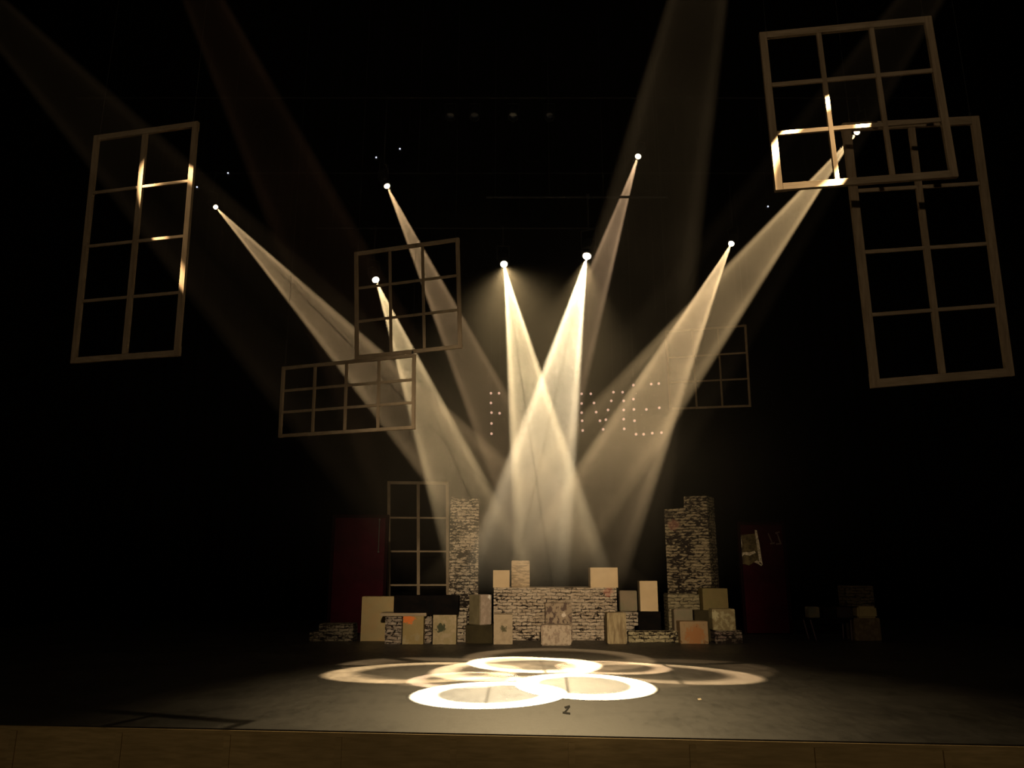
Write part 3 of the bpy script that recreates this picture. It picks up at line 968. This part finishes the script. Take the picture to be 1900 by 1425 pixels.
YBm = lamp_y('B')
for (px, lab) in ((835, 'unlit lamp left of centre in the dark above, leftmost of its row'), (880, 'unlit lamp in the dark above, second from the left of its row'),
                  (952, 'unlit lamp in the dark high above the left-centre lamp'), (1020, 'unlit lamp in the dark above the stage middle, rightmost of its row')):
    p = at(px, 262, YBm)
    par_can(p.x, YBm, 12.0 - .42, -.5, lab)
# tiny indicator lights
M_led = emit('cool_indicator', (.75, .8, 1.0), 1.2)
for (u, v, Y, lab) in ((423, 321, 19, 'tiny cool indicator light in the dark above the far left lamp'), (365.5, 347, 19, 'tiny pale indicator light beside the tall left window frame'),
                       (1425, 383, 19, 'tiny cool indicator light below the large nine-pane frame'), (742, 276, 18, 'tiny cool indicator light in the dark, upper of the pair above the left lamp'),
                       (698, 292, 18, 'tiny cool indicator light in the dark, lower of the pair above the left lamp')):
    p = at(u, v, Y)
    e = empty('indicator_light', p, lab, 'indicator light', 'tiny indicator lights in the flies')
    bm = bmesh.new(); bmesh.ops.create_uvsphere(bm, u_segments=8, v_segments=6, radius=.022); new_obj('bulb', bm, M_led, e, smooth=True)
    bm = bmesh.new(); box(bm, -.05, .05, .02, .12, -.04, .04); new_obj('housing', bm, M_metal, e)
    bm = bmesh.new(); tube(bm, (0, .07, .04), (0, .07, 16.0 - p.z), .003, 4); new_obj('cable', bm, M_cable, e)

# marks lying on the stage floor
M_tape = mat('dark_gaffer_tape', (.008, .007, .006), .8, .1)
M_scrap = mat('pale_scrap', (.5, .42, .3), .8, .1)


def on_floor_poly(name, strokes, label, m, th=.004, cat='floor mark'):
    P = [[on_floor(u, v) for u, v in s] for s in strokes]
    c = P[0][0]
    bm = bmesh.new()
    for s in P:
        a = [bm.verts.new((p.x - c.x, p.y - c.y, .001)) for p in s]
        b = [bm.verts.new((p.x - c.x, p.y - c.y, .001 + th)) for p in s]
        bm.faces.new(a[::-1]); bm.faces.new(b)
        for i in range(len(a)):
            bm.faces.new((a[i], a[(i + 1) % len(a)], b[(i + 1) % len(a)], b[i]))
    o = new_obj(name, bm, m); o.location = (c.x, c.y, 0)
    return tag(o, label, cat)


on_floor_poly('tape_mark', [[(1047, 1312), (1057, 1309), (1058, 1312), (1049, 1315)], [(1055, 1312), (1058, 1312), (1050, 1322), (1046, 1322)],
                            [(1044, 1321), (1058, 1323), (1058, 1326), (1044, 1324)]], 'small dark tape mark on the floor in front of the light rings', M_tape)
on_floor_poly('paper_scrap', [[(1294, 1297), (1300, 1296), (1302, 1299), (1296, 1300)]], 'tiny pale scrap on the floor right of the light rings', M_scrap, cat='scrap')

# ------------------------------------------------------------------ stage haze: thick over the set, thinning to nothing towards the floor
mh = bpy.data.materials.new('stage_haze'); mh.use_nodes = True
mh.cycles.volume_sampling = 'EQUIANGULAR'
nt = mh.node_tree; nt.nodes.clear()
out = nt.nodes.new('ShaderNodeOutputMaterial')
vs = nt.nodes.new('ShaderNodeVolumeScatter')
vs.inputs['Color'].default_value = (1, .93, .82, 1)
vs.inputs['Anisotropy'].default_value = 0.25
geo = nt.nodes.new('ShaderNodeNewGeometry')
sp = nt.nodes.new('ShaderNodeSeparateXYZ'); nt.links.new(geo.outputs['Position'], sp.inputs[0])
hz = ramp(nt, mth(nt, 'DIVIDE', sp.outputs[2], 12.0), [(.09, 0.0), (.16, .35), (.30, 1.0), (1.0, .8)])
nz = nt.nodes.new('ShaderNodeTexNoise'); nz.inputs['Scale'].default_value = .8; nz.inputs['Detail'].default_value = 3
nt.links.new(geo.outputs['Position'], nz.inputs['Vector'])
nn = ramp(nt, nz.outputs['Fac'], [(.3, .55), (.7, 1.35)])
rx = mth(nt, 'DIVIDE', mth(nt, 'SUBTRACT', sp.outputs[0], .4), 7.5)
fall = mth(nt, 'DIVIDE', 1.0, mth(nt, 'ADD', 1.0, mth(nt, 'POWER', mth(nt, 'ABSOLUTE', rx), 3.0)))
front = ramp(nt, mth(nt, 'DIVIDE', sp.outputs[1], 20.0), [(.45, .04), (.62, .8), (.70, 1.0)])   # it thins towards the house
dens = mth(nt, 'MULTIPLY', mth(nt, 'MULTIPLY', hz, nn), mth(nt, 'MULTIPLY', mth(nt, 'MULTIPLY', fall, front), .0065))
nt.links.new(dens, vs.inputs['Density'])
nt.links.new(vs.outputs[0], out.inputs['Volume'])
bm = bmesh.new(); box(bm, -11, 11, 6.0, 23.2, .9, 15.5)
o = new_obj('stage_haze', bm, mh)
tag(o, 'warm theatrical haze hanging over the stage that shows the light beams', 'haze', kind='stuff')
